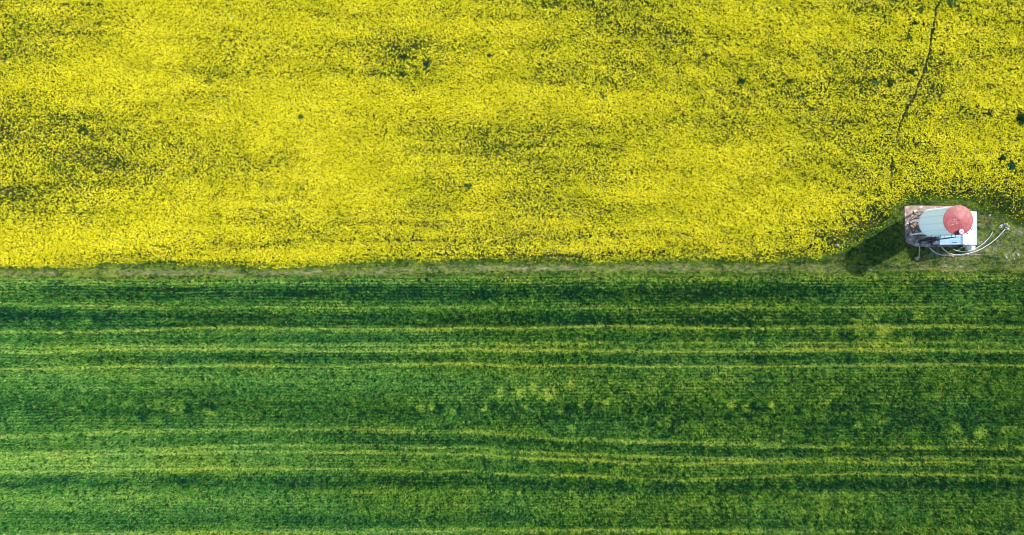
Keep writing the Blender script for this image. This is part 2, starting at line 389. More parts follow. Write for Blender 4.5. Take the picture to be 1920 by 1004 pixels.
# pale tramlines of the wheat: (plan points, half width, strength)
LINES = [
 ([(-260, 528), (0, 527), (300, 533), (640, 528), (960, 525), (1280, 522), (1600, 522), (2180, 518)], 6, 0.42, 'rag'),
 ([(-260, 548), (0, 545), (250, 549), (500, 548)], 2.5, 0.25, 'rag'),
 ([(-260, 571), (0, 569), (320, 579), (640, 577), (960, 579), (1280, 575), (1580, 577), (2180, 576)], 3.5, 0.36, 'rag'),
 ([(-260, 622), (0, 621), (200, 622), (400, 615), (640, 617), (940, 616), (1200, 611), (1280, 615), (1600, 614), (1800, 612), (2180, 615)], 3.0, 0.75, ''),
 ([(-260, 651), (0, 652), (320, 648), (640, 645), (960, 644), (1200, 642), (1600, 644), (1920, 643), (2180, 643)], 2.6, 0.5, 'rag'),
 ([(-260, 661), (0, 660), (320, 655), (640, 658), (960, 656), (1200, 659), (1600, 657), (2180, 658)], 3.2, 0.75, ''),
 ([(-260, 692), (0, 691), (320, 687), (640, 686), (800, 682), (960, 686), (1280, 687), (1600, 686), (1900, 684), (2180, 685)], 2.8, 0.72, ''),
 ([(-260, 817), (0, 817), (320, 808), (640, 803), (820, 808), (960, 813), (1060, 825), (1280, 829), (1450, 834), (1600, 839), (2180, 837)], 4.0, 0.55, 'rag'),
 ([(-260, 851), (0, 849), (320, 842), (480, 835), (700, 834), (900, 840), (1060, 851), (1280, 857), (1450, 860), (1700, 858), (2180, 860)], 3.0, 0.5, ''),
 ([(-260, 860), (0, 857), (450, 848), (640, 846), (760, 848), (960, 856), (1150, 866), (1280, 871), (1480, 864), (1700, 868), (2180, 872)], 3.2, 0.6, ''),
 ([(-260, 887), (0, 885), (320, 880), (640, 878), (860, 883), (1060, 891), (1280, 900), (1450, 891), (1700, 888), (1920, 892), (2180, 893)], 3.0, 0.6, ''),
 ([(-260, 999), (0, 1004), (250, 1001), (640, 997), (760, 993), (1280, 994), (1600, 996), (2180, 996)], 4.5, 0.5, 'rag'),
 ([(-260, 938), (0, 937), (240, 934), (420, 938)], 5, 0.22, 'rag'),
 ([(560, 926), (760, 920), (1000, 922)], 4, 0.25, 'rag')]
# darker, lusher strips: (plan points, half width, strength, x from, x to)
DARKS = [
 ([(0, 546), (400, 548), (900, 552), (1300, 548), (1900, 545)], 13, 0.42, 80, 1550),
 ([(0, 590), (600, 598), (1280, 595), (1900, 592)], 13, 0.28, -300, 1600),
 ([(0, 590), (160, 597)], 12, 0.16, -300, 200),
 ([(0, 612), (640, 608), (1280, 604), (1900, 604)], 3, 0.28, -300, 2200),
 ([(0, 634), (640, 632), (1280, 629), (1900, 629)], 7, 0.12, -300, 2200),
 ([(0, 672), (640, 671), (1280, 671), (1900, 671)], 8, 0.20, 150, 2200),
 ([(0, 772), (400, 770), (1000, 772), (1900, 790)], 22, 0.16, -300, 2200),
 ([(0, 826), (640, 821), (960, 828), (1280, 843), (1900, 848)], 8, 0.20, 320, 2200),
 ([(0, 905), (640, 903), (860, 903), (1060, 909), (1280, 914), (1500, 907), (1900, 908)], 12, 0.34, -300, 2200),
 ([(0, 968), (200, 970)], 14, 0.22, -300, 420),
 ([(640, 975), (1280, 974), (1900, 970)], 12, 0.20, 500, 1500),
 ([(0, 745), (300, 740)], 14, 0.08, -300, 600)]
# bleached, wind-laid tufts and dark spots painted in as small shadows
PALE = [(165, 602, 16), (940, 735, 14), (975, 735, 12), (1000, 728, 14), (1030, 738, 20), (1070, 720, 11), (792, 765, 10), (808, 763, 11), (850, 771, 10), (910, 765, 10),
        (985, 762, 8), (1052, 771, 9), (1092, 757, 9), (1136, 755, 10), (1072, 800, 11), (1285, 799, 8), (1250, 790, 12), (1370, 760, 12), (1400, 760, 10), (1446, 762, 13),
        (1482, 765, 10), (1547, 757, 10), (1650, 786, 14), (1608, 797, 10), (1790, 803, 12), (1836, 812, 14), (1806, 825, 10), (1600, 600, 12), (1612, 612, 22), (1636, 596, 14), (1652, 622, 20), (1640, 648, 14), (1700, 640, 14), (1722, 590, 14), (345, 765, 12),
        (394, 770, 12), (328, 768, 8), (1440, 600, 9), (1880, 805, 9)]
SHADE_SPOTS = [(1712, 708, 6), (827, 763, 6), (818, 758, 5), (861, 765, 5), (924, 763, 5), (1062, 764, 7), (1102, 760, 7), (1078, 762, 5), (1414, 758, 6), (1432, 762, 6), (1494, 768, 8), (1560, 762, 8),
         (1805, 802, 7), (1813, 815, 9), (960, 627, 6), (985, 635, 6), (352, 757, 5), (352, 770, 6), (387, 757, 5), (400, 765, 5), (270, 782, 7), (1634, 600, 7), (1668, 775, 8), (1735, 560, 7)]

def wheat_field(px, py):
    """brightness 0..1 of the crop and pale line strength"""
    b = 0.355 + 0.08 * np.clip((900 - px) / 900, -0.5, 1)
    b = b + 0.08 * np.exp(-((py - 715) / 26) ** 2) + 0.06 * np.exp(-((py - 940) / 30) ** 2)
    b = b + 0.10 * np.exp(-((py - 868) / 12) ** 2) * np.clip((900 - px) / 700, 0, 1) + 0.10 * np.exp(-((py - 652) / 8) ** 2)
    b = b + 0.07 * vn(px, py, 230, 5, 71) + 0.06 * vn(px, py, 110, 9, 72) + 0.05 * vn(px, py, 90, 40, 73)
    rgt = np.clip((px - 900) / 500, 0, 1)
    b = b + (0.05 + 0.07 * rgt) * vn(px, py, 13, 26, 74) + (0.06 + 0.03 * rgt) * vn(px, py, 9, 7, 75)
    for pts, hw, st, x0, x1 in DARKS:
        yl = np.interp(px, [p[0] for p in pts], [p[1] for p in pts])
        m = 1 / (1 + np.exp(-(px - x0) / 30)) / (1 + np.exp((px - x1) / 30))
        b = b - st * np.exp(-((py - yl) / hw) ** 2) * m * (0.8 + 0.4 * vn(px, py, 60, 10, 76))
    ln = np.zeros(px.shape)
    for k, (pts, hw, st, rag) in enumerate(LINES):
        yl = np.interp(px, [p[0] for p in pts], [p[1] for p in pts]) + 1.8 * vn(px, px * 0, 80, 1, 80) + 0.7 * vn(px, px * 0, 45, 1, 80 + k) + 0.5 * vn(px, px * 0, 11, 1, 180 + k)
        m = 1.0 / (1 + np.exp(-(px - pts[0][0]) / 25)) / (1 + np.exp((px - pts[-1][0]) / 25))
        f = (0.72 + 0.4 * vn(px, py, 44, 4, 90 + k)) if rag else (0.86 + 0.3 * vn(px, py, 40, 5, 90 + k) + 0.25 * vn(px, py, 7, 3, 120 + k))
        hv = hw * (1.0 if rag else 0.82) * (1 + 0.25 * vn(px, py * 0, 50, 1, 95 + k))
        ln = np.maximum(ln, st * np.exp(-np.abs((py - yl) / hv) ** 2.2) * m * np.clip(f, 0, 1.3))
    b = b + 0.05 * np.clip((620 - px) / 500, 0, 1) * np.clip((py - 800) / 60, 0, 1) + 0.16 * np.clip((900 - px) / 700, 0, 1) * np.exp(-np.abs((py - 864) / 24) ** 3) + 0.06 * np.exp(-((py - 700) / 14) ** 2) * np.clip((1300 - px) / 600, 0, 1)
    for k, (cx, cy, rr) in enumerate(PALE):
        dd = np.hypot((px - cx) / rr, (py - cy) / (rr * 0.9)) + 0.35 * vn(px, py, 6, 6, 200)
        b = b + 0.55 * np.exp(-(dd * 1.45) ** 2) - 0.22 * np.exp(-(np.hypot(px - cx - rr * .95, py - cy + 1) / (rr * .45)) ** 2) * (cx < 1600)  # second term paints a dark shadow side right of each tuft
    for cx, cy, rr in SHADE_SPOTS:
        b = b - 0.5 * np.exp(-(np.hypot(px - cx, py - cy) / rr) ** 2)
    b = b + 0.12 * np.exp(-((px - 1648) / 16) ** 2) * (py > 570) * (py < 700) - 0.24 * np.exp(-((px - 1590 - 2 * vn(py, px * 0, 18, 1, 211)) / 5) ** 2) * (py > 625) * (py < 815) - 0.08 * np.exp(-((px - 272) / 5) ** 2) * (py > 690) * (py < 810)
    b = b - 0.08 * np.clip(vn(px, py * 0, 26, 1, 210), 0, 1) * rgt * (py > 690)
    return b, ln

def wheat():
    r = np.random.default_rng(33)
    y0, y1 = -CROP_Y, -0.55
    A = (CROP_X1 - CROP_X0) * (y1 - y0); n = int(A * 270)
    x = CROP_X0 + r.random(n) * (CROP_X1 - CROP_X0); y = y0 + r.random(n) * (y1 - y0)
    px, py = plan(x, y)
    top = 515 + 2.5 * vn(px, py * 0, 18, 1, 61) + 3.0 * vn(px, py, 4, 3, 69) + np.interp(px, [0, 250, 640, 1100, 1500, 2100], [7, 7, 4, 0, -1, -5])
    b, ln = wheat_field(px, py)
    # drill rows, about 0.35 m apart, bending with the tramlines
    wob = 2.0 * vn(px, py, 160, 60, 62) + np.interp(px, [0, 640, 1280, 1920], [3, 0, 6, 8])
    ph = np.cos((py + wob) * 2 * np.pi / 5.6)
    rowamp = 0.50 + 0.55 * vn(px, py, 90, 22, 63) + 0.5 * np.exp(-((py - 534) / 20) ** 2)
    rowamp = np.clip(rowamp, 0, 0.9)
    keep = (py > top) & (r.random(n) < np.clip(1.0 + 0.75 * ph * rowamp, 0.12, 1))
    keep &= r.random(n) > 0.5 * np.exp(-((py - 524) / 8) ** 2) * (0.6 + 0.6 * vn(px, py, 10, 6, 64))
    keep &= r.random(n) > 1.6 * np.clip(-(0.8 * vn(px, py, 3.2, 2.4, 65) + 0.30 * vn(px, py, 9, 5, 68)) - 0.16, 0, 0.42) * (1 - 0.4 * ln)
    x, y, px, py, b, ln, ph, rowamp = [q[keep] for q in (x, y, px, py, b, ln, ph, rowamp)]; n = len(x)
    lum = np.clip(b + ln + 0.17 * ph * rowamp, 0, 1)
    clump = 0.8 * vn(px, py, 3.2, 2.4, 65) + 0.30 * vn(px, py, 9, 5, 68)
    hgt = 0.46 - 0.16 * ln + 0.26 * clump + 0.07 * ph * rowamp - 0.10 * np.clip(lum - 0.5, 0, 1) + 0.25 * np.clip(0.25 - b, -0.2, 0.0)
    hgt = np.clip(hgt, 0.12, 0.7)
    zb = hgt * (0.05 + 0.7 * r.random(n)); L = 0.16 + 0.20 * r.random(n)
    lean = 0.45 + 0.95 * r.random(n) + 0.2 * np.clip(lum - 0.4, -0.5, 0.5)
    V = blades(np.stack([x, y, zb], 1), L, 0.035 + 0.04 * r.random(n), lean, r)
    t = np.clip(lum - 0.035 + (0.30 + 0.13 * np.clip((px - 700) / 600, 0, 1)) * clump + 0.42 * (r.random(n) - 0.5), 0, 1)  # clump term paints the gaps' shade into blade colour, stronger to the east
    dark = np.array([0.002, 0.036, 0.013]); mid = np.array([0.072, 0.198, 0.020]); hi = np.array([0.38, 0.46, 0.050]); straw = np.array([0.33, 0.27, 0.07])
    tt = t[:, None]
    C = np.where(tt < 0.42, dark + (mid - dark) * tt / 0.42, mid + (hi - mid) * (tt - 0.42) / 0.58)
    cool = np.clip(0.5 + 0.5 * vn(px, py, 120, 40, 66) + np.clip((700 - px) / 1400, -0.4, 0.5), 0, 1)[:, None]
    C = C * (1 - cool * np.array([0.25, 0.0, -0.6]))
    sm = (r.random(n) < 0.01 + 0.22 * ln * np.clip(0.5 + vn(px, py, 40, 6, 67), 0, 1))[:, None]
    C = np.where(sm, straw[None], C)
    return poly_mesh('wheat', V, C, M_leaf)

def grass():
    r = np.random.default_rng(44)
    def region(n, x0, x1, y0, y1):
        px = x0 + r.random(n) * (x1 - x0); py = y0 + r.random(n) * (y1 - y0); return px, py
    a = region(int(2416 * 46 / 256 * 520), -256, 2176, 480, 526)
    b = region(int(620 * 160 / 256 * 480), 1556, 2176, 366, 526)
    px = np.concatenate([a[0], b[0]]); py = np.concatenate([a[1], b[1]])
    top = yb(px) - 9; bot = 519 + np.interp(px, [0, 250, 640, 1100, 1500, 2100], [7, 7, 4, 0, -1, -5])
    dup = (np.arange(len(px)) >= len(a[0])) & (py > 480)
    keep = (py > top) & (py < bot) & ~in_slab(px, py, 0) & ~dup
    # worn wheel path and bare spots
    yc = np.interp(px, [-260, 0, 330, 640, 860, 1060, 1300, 1560, 2200], [515, 514, 511, 512, 504, 502, 503, 503, 500])
    worn = np.exp(-((py - yc) / 5.0) ** 2) * np.clip(0.62 + 0.75 * vn(px, py, 42, 30, 101) + 0.3 * vn(px, py, 12, 6, 102), 0, 1) * np.interp(px, [1050, 1300, 1560], [1, 0.75, 0.6])
    yard = (px > 1700) & (py > 395)
    worn = np.where(yard, np.clip(0.35 + 0.6 * vn(px, py, 24, 14, 103) + 0.4 * vn(px, py, 9, 7, 104), 0, 1), worn)
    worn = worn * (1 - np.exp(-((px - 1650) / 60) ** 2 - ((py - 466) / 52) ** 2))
    keep &= (r.random(len(px)) > worn * 0.72) & (vn(px, py, 4, 3.2, 108) > -0.75)
    px, py, yard, worn = px[keep], py[keep], yard[keep], worn[keep]; n = len(px)
    x = (px - 960) / PPM; y = (502 - py) / PPM
    tall = np.clip(0.5 + vn(px, py, 12, 7, 105), 0, 1)
    V = blades(np.stack([x, y, 0.02 + 0.14 * r.random(n) * tall], 1), 0.08 + 0.14 * r.random(n) * (0.4 + tall), 0.03 + 0.03 * r.random(n), 0.5 + 0.9 * r.random(n), r)
    t = np.clip(0.45 + 0.35 * vn(px, py, 26, 10, 106) + 0.55 * vn(px, py, 4.5, 3.5, 107) + 0.5 * (r.random(n) - 0.5), 0, 1)
    C = mixc((0.016, 0.078, 0.012), (0.27, 0.345, 0.04), t)
    lush_shade = (np.exp(-((px - 1650) / 60) ** 2 - ((py - 466) / 52) ** 2) * 0.9)[:, None]; C = C * (1 - lush_shade * np.array([0.65, 0.42, 0.3]))  # lusher green plus painted darkening where the tank shadow falls
    sm = (r.random(n) < 0.05 + 0.24 * worn)[:, None]; C = np.where(sm, np.array([0.30, 0.27, 0.12])[None], C)
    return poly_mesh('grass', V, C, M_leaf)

# ------------------------------------------------------------------ ground, path
bm = bmesh.new()
vs = [bm.verts.new(p) for p in ((-2500, -2500, 0), (2500, -2500, 0), (2500, 2500, 0), (-2500, 2500, 0))]; bm.faces.new(vs)
tag(build('ground', bm, M_ground), 'brown soil under the two crops, running to the horizon', 'ground', kind='structure')

bm = bmesh.new(); r_ = random.Random(5); up = []; dn = []
for i in range(0, 305):
    px = -256 + i * 8
    yc = float(np.interp(px, [-260, 0, 330, 640, 860, 1060, 1300, 1560, 2200], [514, 513, 510, 511, 504, 502, 503, 503, 500]))
    hw = 7 + 2.2 * math.sin(i * 0.37) + r_.uniform(-1.5, 1.5)
    up.append(bm.verts.new(W(px, yc - hw * (1.0 + r_.uniform(-.2, .2))) + Vector((0, 0, .004)))); dn.append(bm.verts.new(W(px, yc + hw) + Vector((0, 0, .004))))
for i in range(304): bm.faces.new((up[i], up[i + 1], dn[i + 1], dn[i]))
tag(build('path', bm, M_path), 'worn grassy track of dry grey soil between the yellow and green crops', 'path', kind='structure')

bm = bmesh.new(); ctr = (1850, 456); vs = []
for k in range(72):
    a = 2 * math.pi * k / 72; rr = 1 + 0.12 * math.sin(3 * a + 1) + 0.07 * math.sin(7 * a) + r_.uniform(-.04, .04)
    vs.append(bm.verts.new(W(ctr[0] + 150 * rr * math.cos(a), ctr[1] - 40 * rr * math.sin(a)) + Vector((0, 0, .008))))
bm.faces.new(vs)
M_yard = noisy('yard_soil', [(0.36, (0.022, 0.045, 0.012)), (0.48, (0.09, 0.105, 0.04)), (0.6, (0.20, 0.185, 0.11)), (0.74, (0.31, 0.27, 0.20))], scale=1.5, rough=0.95, detail=9, bump=0.02)
tag(build('yard_ground', bm, M_yard), 'bare trodden soil round the tank and shed', 'ground', kind='structure')

# ------------------------------------------------------------------ concrete slab
def slab():
    root = W(1752, 425)
    pts = [(1695, 387), (1708, 386), (1755, 386.5), (1811, 388), (1811, 463), (1760, 463.5), (1716, 463), (1708, 459), (1702, 457), (1698, 453), (1696, 430)]
    bm = bmesh.new(); T = 0.10
    top = [bm.verts.new(Vector((W(*p).x, W(*p).y, T))) for p in pts]; bot = [bm.verts.new(Vector((v.co.x, v.co.y, -0.05))) for v in top]
    bm.faces.new(top); bm.faces.new(bot[::-1])
    for i in range(len(pts)): bm.faces.new((top[i], top[(i + 1) % len(pts)], bot[(i + 1) % len(pts)], bot[i]))
    bmesh.ops.bevel(bm, geom=[e for e in bm.edges if all(v.co.z > .1 for v in e.verts)], offset=0.015, segments=1, affect='EDGES')
    return tag(build('concrete_slab', bm, M_concrete), 'stained pinkish concrete slab under the tank, with a broken corner', 'slab')
slab()

# ------------------------------------------------------------------ tank on legs
SX, SY = W(1723, 421).x, W(1723, 421).y
ZB, ZT, R = 2.62, 7.05, 1.57
def tank():
    t = empty('elevated_tank', (SX, SY, 0), 'tall white cylindrical tank on six legs with a faded red roof', 'tank')
    # shell: twelve curved panels with horizontal corrugation
    bm = bmesh.new(); prof = []
    nz = 110
    for i in range(nz + 1):
        z = ZB + (ZT - ZB) * i / nz
        prof.append((R + 0.006 * math.sin(i * 2 * math.pi / 3.3), z))
    lathe(bm, prof, n=96)
    build('shell', bm, M_silo, t, smooth=True)
    bm = bmesh.new()
    for k in range(12):
        a = math.radians(10 + 30 * k); c, s = math.cos(a), math.sin(a)
        box(bm, ((R + 0.012) * c, (R + 0.012) * s, (ZB + ZT) / 2), (0.024, 0.03, ZT - ZB - 0.02), Matrix.Rotation(a, 3, 'Z'))
    build('seam', bm, M_white, t)
    for k in range(12):
        a = math.radians(10 + 30 * k) + 0.013; c, s = math.cos(a), math.sin(a); ln_ = [0.9, 0.3, 0.6, 1.1, 0.4, 0.7][k % 6]
        bm = bmesh.new(); box(bm, ((R + 0.010) * c, (R + 0.010) * s, ZT - ln_ / 2 - 0.02), (0.022, 0.014, ln_), Matrix.Rotation(a, 3, 'Z'))
        build('rust_stain', bm, M_seam, t)
    bm = bmesh.new(); lathe(bm, [(R - 0.05, ZB), (R + 0.035, ZB), (R + 0.035, ZB + 0.10), (R + 0.012, ZB + 0.10)], n=96); build('bottom_ring', bm, M_white, t, smooth=False)
    bm = bmesh.new(); lathe(bm, [(0.18, 1.55), (R - 0.02, ZB + 0.02)], n=64, cap_lo=True); build('hopper', bm, M_silo, t, smooth=True)
    bm = bmesh.new(); lathe(bm, [(0.16, 0.95), (0.16, 1.54)], n=24, cap_lo=True, cap_hi=True); box(bm, (0, 0, 1.15), (0.5, 0.5, 0.12)); build('outlet_valve', bm, M_dark, t)
    # roof: low cone of twelve sheets
    bm = bmesh.new(); RR = 1.60; rise = 0.24
    lathe(bm, [(RR - 0.03, ZT - 0.05), (RR, ZT - 0.05), (RR + 0.005, ZT), (RR * 0.5, ZT + rise * 0.52), (0.12, ZT + rise)], n=96, cap_hi=True)
    rf = build('roof', bm, M_red, t, smooth=False)
    def cone_z(x, y): return ZT + rise * (1 - min(math.hypot(x, y) / RR, 1))
    bm = bmesh.new()
    for k in range(12):
        a = math.radians(k * 30 + 12); r0, r1 = 0.15, RR - 0.02
        p0 = Vector((r0 * math.cos(a), r0 * math.sin(a), cone_z(r0, 0) + 0.006)); p1 = Vector((r1 * math.cos(a), r1 * math.sin(a), cone_z(r1, 0) + 0.006))
        beam(bm, p0, p1, 0.04, 0.006)
    build('roof_seam', bm, M_redseam, rf)
    bm = bmesh.new(); lathe(bm, [(0.05, ZT + rise), (0.045, ZT + rise + 0.05), (0.02, ZT + rise + 0.06)], n=20, cap_hi=True); build('centre_cap', bm, M_dark, rf)
    # worn lettering, no longer readable
    bm = bmesh.new(); rr = random.Random(3); zr = ZT + 0.18
    for (ax, ay, bx, by, hgt) in ((1778, 415.6, 1795, 412.0, 1.9), (1778, 420.2, 1797.3, 416.0, 2.3), (1780, 424.0, 1798.5, 419.6, 2.1)):
        A = W(ax, ay, zr); B = W(bx, by, zr); d = (B - A).normalized(); u = Vector((-d.y, d.x, 0)); Lh = hgt / PPM; nL = 8 if ay < 423 else 7
        stepL = (B - A).length / nL
        for i in range(nL):
            o = A + d * stepL * i; cw = stepL * 0.68
            kinds = rr.sample(['l', 'r', 't', 'm', 'b', 'd'], rr.choice((2, 3)))
            for kd in kinds:
                seg = {'l': ((0, 0), (0, 1)), 'r': ((1, 0), (1, 1)), 't': ((0, 1), (1, 1)), 'm': ((0, .5), (1, .5)), 'b': ((0, 0), (1, 0)), 'd': ((0, 0), (1, 1))}[kd]
                q = [o + d * cw * s_[0] + u * Lh * s_[1] for s_ in seg]; q = [Vector((v.x - SX, v.y - SY, 0)) for v in q]
                for v in q: v.z = cone_z(v.x, v.y) + 0.009
                beam(bm, q[0], q[1], 0.046, 0.010)
    build('worn_lettering', bm, M_letter, rf)
    # inspection hatch
    h = W(1801.0, 434.8, 7.25); hx, hy = h.x - SX, h.y - SY; hz = cone_z(hx, hy)
    bm = bmesh.new(); lathe(bm, [(0.235, hz - 0.08), (0.235, hz + 0.26)], n=32, c=(hx, hy)); hn = build('hatch', bm, M_dark, t, smooth=True)
    bm = bmesh.new(); lathe(bm, [(0.27, hz + 0.25), (0.275, hz + 0.29), (0.25, hz + 0.32), (0.06, hz + 0.35)], n=32, c=(hx, hy), cap_lo=True, cap_hi=True)
    box(bm, (hx + .02, hy + .03, hz + .37), (0.16, 0.04, 0.05)); build('hatch_lid', bm, M_lid, hn, smooth=False)
    for px, py in ((1821.5, 430), (1813.5, 438)):
        p = W(px, py, 7.08); bm = bmesh.new(); x, y = p.x - SX, p.y - SY; a = math.atan2(y, x)
        box(bm, (x, y, 7.06), (0.16, 0.07, 0.10), Matrix.Rotation(a, 3, 'Z')); cyl(bm, (x, y, 7.1), (x + .02, y, 7.26), 0.03)
        build('lifting_lug', bm, M_dark, t)
    # legs
    ang = [108, 170, 230, 290, 350, 50]; feet = [Vector((1.53 * math.cos(math.radians(a)), 1.53 * math.sin(math.radians(a)), 0.16)) for a in ang]
    for a, f in zip(ang, feet):
        ar = math.radians(a); M = Matrix.Rotation(ar, 3, 'Z'); c, s = math.cos(ar), math.sin(ar)
        bm = bmesh.new()
        # tapering post: narrow at the foot, wide under the tank
        b = bmesh.new(); lo = 0.055; hi_ = 0.11
        v = []
        for z, hw, dp in ((0.19, lo, 0.05), (1.7, 0.07, 0.05), (ZB + 0.12, hi_ * 1.6, 0.05)):
            for sx, sy in ((-1, -1), (1, -1), (1, 1), (-1, 1)): v.append(b.verts.new((1.53 + sx * dp, sy * hw, z)))
        for i in (0, 4):
            for k in range(4): b.faces.new((v[i + k], v[i + (k + 1) % 4], v[i + 4 + (k + 1) % 4], v[i + 4 + k]))
        b.faces.new(v[0:4]); b.faces.new(v[8:12])
        b.transform(M.to_4x4()); merge(bm, b)
        lg = build('leg', bm, M_white, t)
        bm = bmesh.new(); box(bm, (f.x, f.y, 0.176), (0.42, 0.42, 0.03), M, 0.004)
        for q in (-.14, .14):
            for q2 in (-.14, .14): cyl(bm, M @ Vector((1.53 + q, q2, .19)), M @ Vector((1.53 + q, q2, .24)), 0.02, n=6)
        build('foot_plate', bm, M_cream, lg)
    # braces: low ring and crossed diagonals
    for i in range(6):
        p, q = feet[i], feet[(i + 1) % 6]
        bm = bmesh.new(); beam(bm, p + Vector((0, 0, .35)), q + Vector((0, 0, .35)), 0.075, 0.06); build('ring_brace', bm, M_brown, t)
        if i in (0, 1, 2, 3, 5):
            bm = bmesh.new(); beam(bm, p + Vector((0, 0, .40)), q + Vector((0, 0, 2.25)), 0.065, 0.055)
            beam(bm, q * 0.985 + Vector((0, 0, .40)), p * 0.985 + Vector((0, 0, 2.25)), 0.065, 0.055); build('cross_brace', bm, M_brown, t)
    # ladder on the south side
    lad_b = Vector((W(1716, 455).x - SX, W(1716, 455).y - SY, 0.16)); lad_t = Vector((lad_b.x + 0.12, -1.80, 7.25))
    bm = bmesh.new()
    side = Vector((0.23, 0, 0))
    for s in (-1, 1): beam(bm, lad_b + side * s, lad_t + side * s, 0.05, 0.05)
    for k in range(23):
        p = lad_b.lerp(lad_t, (k + 0.7) / 23.5); cyl(bm, p - side, p + side, 0.017, n=6)
    for f in (0.45, 0.68, 0.93):
        p = lad_b.lerp(lad_t, f)
        for s in (-1, 1): beam(bm, p + side * s, Vector((p.x + side.x * s, -math.sqrt(max(R * R - (p.x + side.x * s) ** 2, 0.01)), p.z)), 0.035, 0.035)
    build('ladder', bm, M_dark, t)
    return t
tank()

# ------------------------------------------------------------------ shed
def shed():
    ze, zr = 2.3, 3.3
    xw, xe = W(1762, 420, ze).x, W(1831, 420, ze).x; yn, ys = W(1800, 397, ze).y, W(1800, 459, ze).y; xr = W(1808, 420, zr).x
    c = Vector(((xw + xe) / 2, (yn + ys) / 2, 0))
    t = empty('shed', c, 'small shed with a white sheet metal gable roof right beside the tank', 'shed')
    x0, x1, y0, y1, xm = xw + 0.9 - c.x, xe - 0.22 - c.x, ys + 0.18 - c.y, yn - 0.18 - c.y, xr - c.x
    def roofz(x): return ze + (zr - ze) * (1 - abs(x - xm) / ((xe - xw) / 2 + 0.02))
    bm = bmesh.new(); prof = [(x0, 0.15), (x1, 0.15), (x1, roofz(x1) - 0.06), (xm, zr - 0.06), (x0, roofz(x0) - 0.06)]
    F = [bm.verts.new((a, y0, b)) for a, b in prof]; B = [bm.verts.new((a, y1, b)) for a, b in prof]
    bm.faces.new(F); bm.faces.new(B[::-1])
    for i in range(5): bm.faces.new((F[i], F[(i + 1) % 5], B[(i + 1) % 5], B[i]))
    build('wall', bm, M_wall, t)
    # door and window in the south wall
    bm = bmesh.new(); box(bm, (xm - 0.6, y0 - 0.02, 1.15), (0.95, 0.05, 1.95), None, 0.006); d = build('door', bm, M_dark, t)
    bm = bmesh.new(); box(bm, (xm - 0.25, y0 - 0.07, 1.1), (0.04, 0.05, 0.16)); build('handle', bm, M_white, d)
    bm = bmesh.new(); box(bm, (xm + 0.85, y0 - 0.015, 1.5), (0.6, 0.04, 0.5), None, 0.004); build('window', bm, M_pipe, t)
    # corrugated sheets, ribs run from ridge to eave
    for side in (-1, 1):
        bm = bmesh.new(); xa, xb = (xw - c.x, xm) if side < 0 else (xm, xe - c.x)
        za, zb_ = (ze, zr) if side < 0 else (zr, ze)
        n = 200; rows = []
        for j in range(n + 1):
            y = ys - c.y + (yn - ys) * j / n; off = 0.045 * (0.5 + 0.5 * math.cos(j / n * 2 * math.pi * 17)) ** 3
            rows.append([bm.verts.new((xa, y, za + off)), bm.verts.new((xb, y, zb_ + off))])
        low = [[bm.verts.new((v.co.x, v.co.y, v.co.z - 0.03)) for v in rw] for rw in rows]
        for j in range(n):
            bm.faces.new((rows[j][0], rows[j][1], rows[j + 1][1], rows[j + 1][0])); bm.faces.new((low[j][0], low[j + 1][0], low[j + 1][1], low[j][1]))
            for e in (0, 1): bm.faces.new((rows[j][e], rows[j + 1][e], low[j + 1][e], low[j][e]))
        bm.faces.new((rows[0][0], rows[0][1], low[0][1], low[0][0])); bm.faces.new((rows[n][0], rows[n][1], low[n][1], low[n][0]))
        build('roof_sheet', bm, M_roof, t)
    bm = bmesh.new()
    for s in (-1, 1):
        box(bm, (xm + s * 0.085, 0, zr + 0.012 - 0.012), (0.19, yn - ys + 0.02, 0.012), Matrix.Rotation(s * math.radians(25), 3, 'Y'))
    bmesh.ops.translate(bm, vec=(0, 0, 0.03), verts=bm.verts)
    build('ridge_cap', bm, M_white, t)
    # small slot-like vent in the west sheet
    v = W(1789, 455, 2.85); bm = bmesh.new(); sl = math.atan2(zr - ze, xm - (xw - c.x))
    box(bm, (v.x - c.x, v.y - c.y, ze + (zr - ze) * (v.x - xw) / (xr - xw) + 0.03), (0.5, 0.06, 0.03), Matrix.Rotation(-sl, 3, 'Y')); build('vent_slot', bm, M_dark, t)
shed()

# ------------------------------------------------------------------ things round the tank
def hose(pts, label, zs, rad=0.032):
    P = [W(p[0], p[1], z) for p, z in zip(pts, zs)]
    bm = bmesh.new(); tube(bm, P, rad)
    return tag(build('hose', bm, M_hose, smooth=True), label, 'hose', 'pale hoses between the shed and the well head')
hose([(1765, 463.5), (1772, 470), (1780, 475), (1790, 477.8), (1805, 477.5), (1820, 474.5), (1838, 468), (1856, 457), (1870, 446), (1884.5, 430)],
     'longest pale hose, curving from under the shed to the well head', [1.0, .75, .55, .42, .36, .32, .3, .3, .32, .42], 0.040)
hose([(1787, 468), (1795, 470.6), (1808, 472), (1820, 470), (1835, 463), (1848, 453), (1857, 443), (1861, 435)],
     'shorter pale hose inside the bend of the longest one, ending in the grass', [.55, .48, .4, .34, .28, .22, .2, .14])
hose([(1743, 464.5), (1749, 470.5), (1757, 476), (1766, 478.6), (1774, 478.8), (1790, 480), (1806, 478.6)],
     'pale hose coming out of the black shade left of the shed', [.7, .55, .4, .3, .24, .2, .18], 0.036)

def rock_bm(bm, c, s, seed, n=2):
    rr = random.Random(seed); b = bmesh.new(); bmesh.ops.create_icosphere(b, subdivisions=n, radius=1.0)
    for v in b.verts:
        k = 0.82 + 0.3 * rr.random(); v.co = Vector((v.co.x * s[0] * k, v.co.y * s[1] * k, v.co.z * s[2] * k))
    b.transform(Matrix.Translation(c) @ Matrix.Rotation(rr.random() * 3, 4, 'Z')); merge(bm, b)

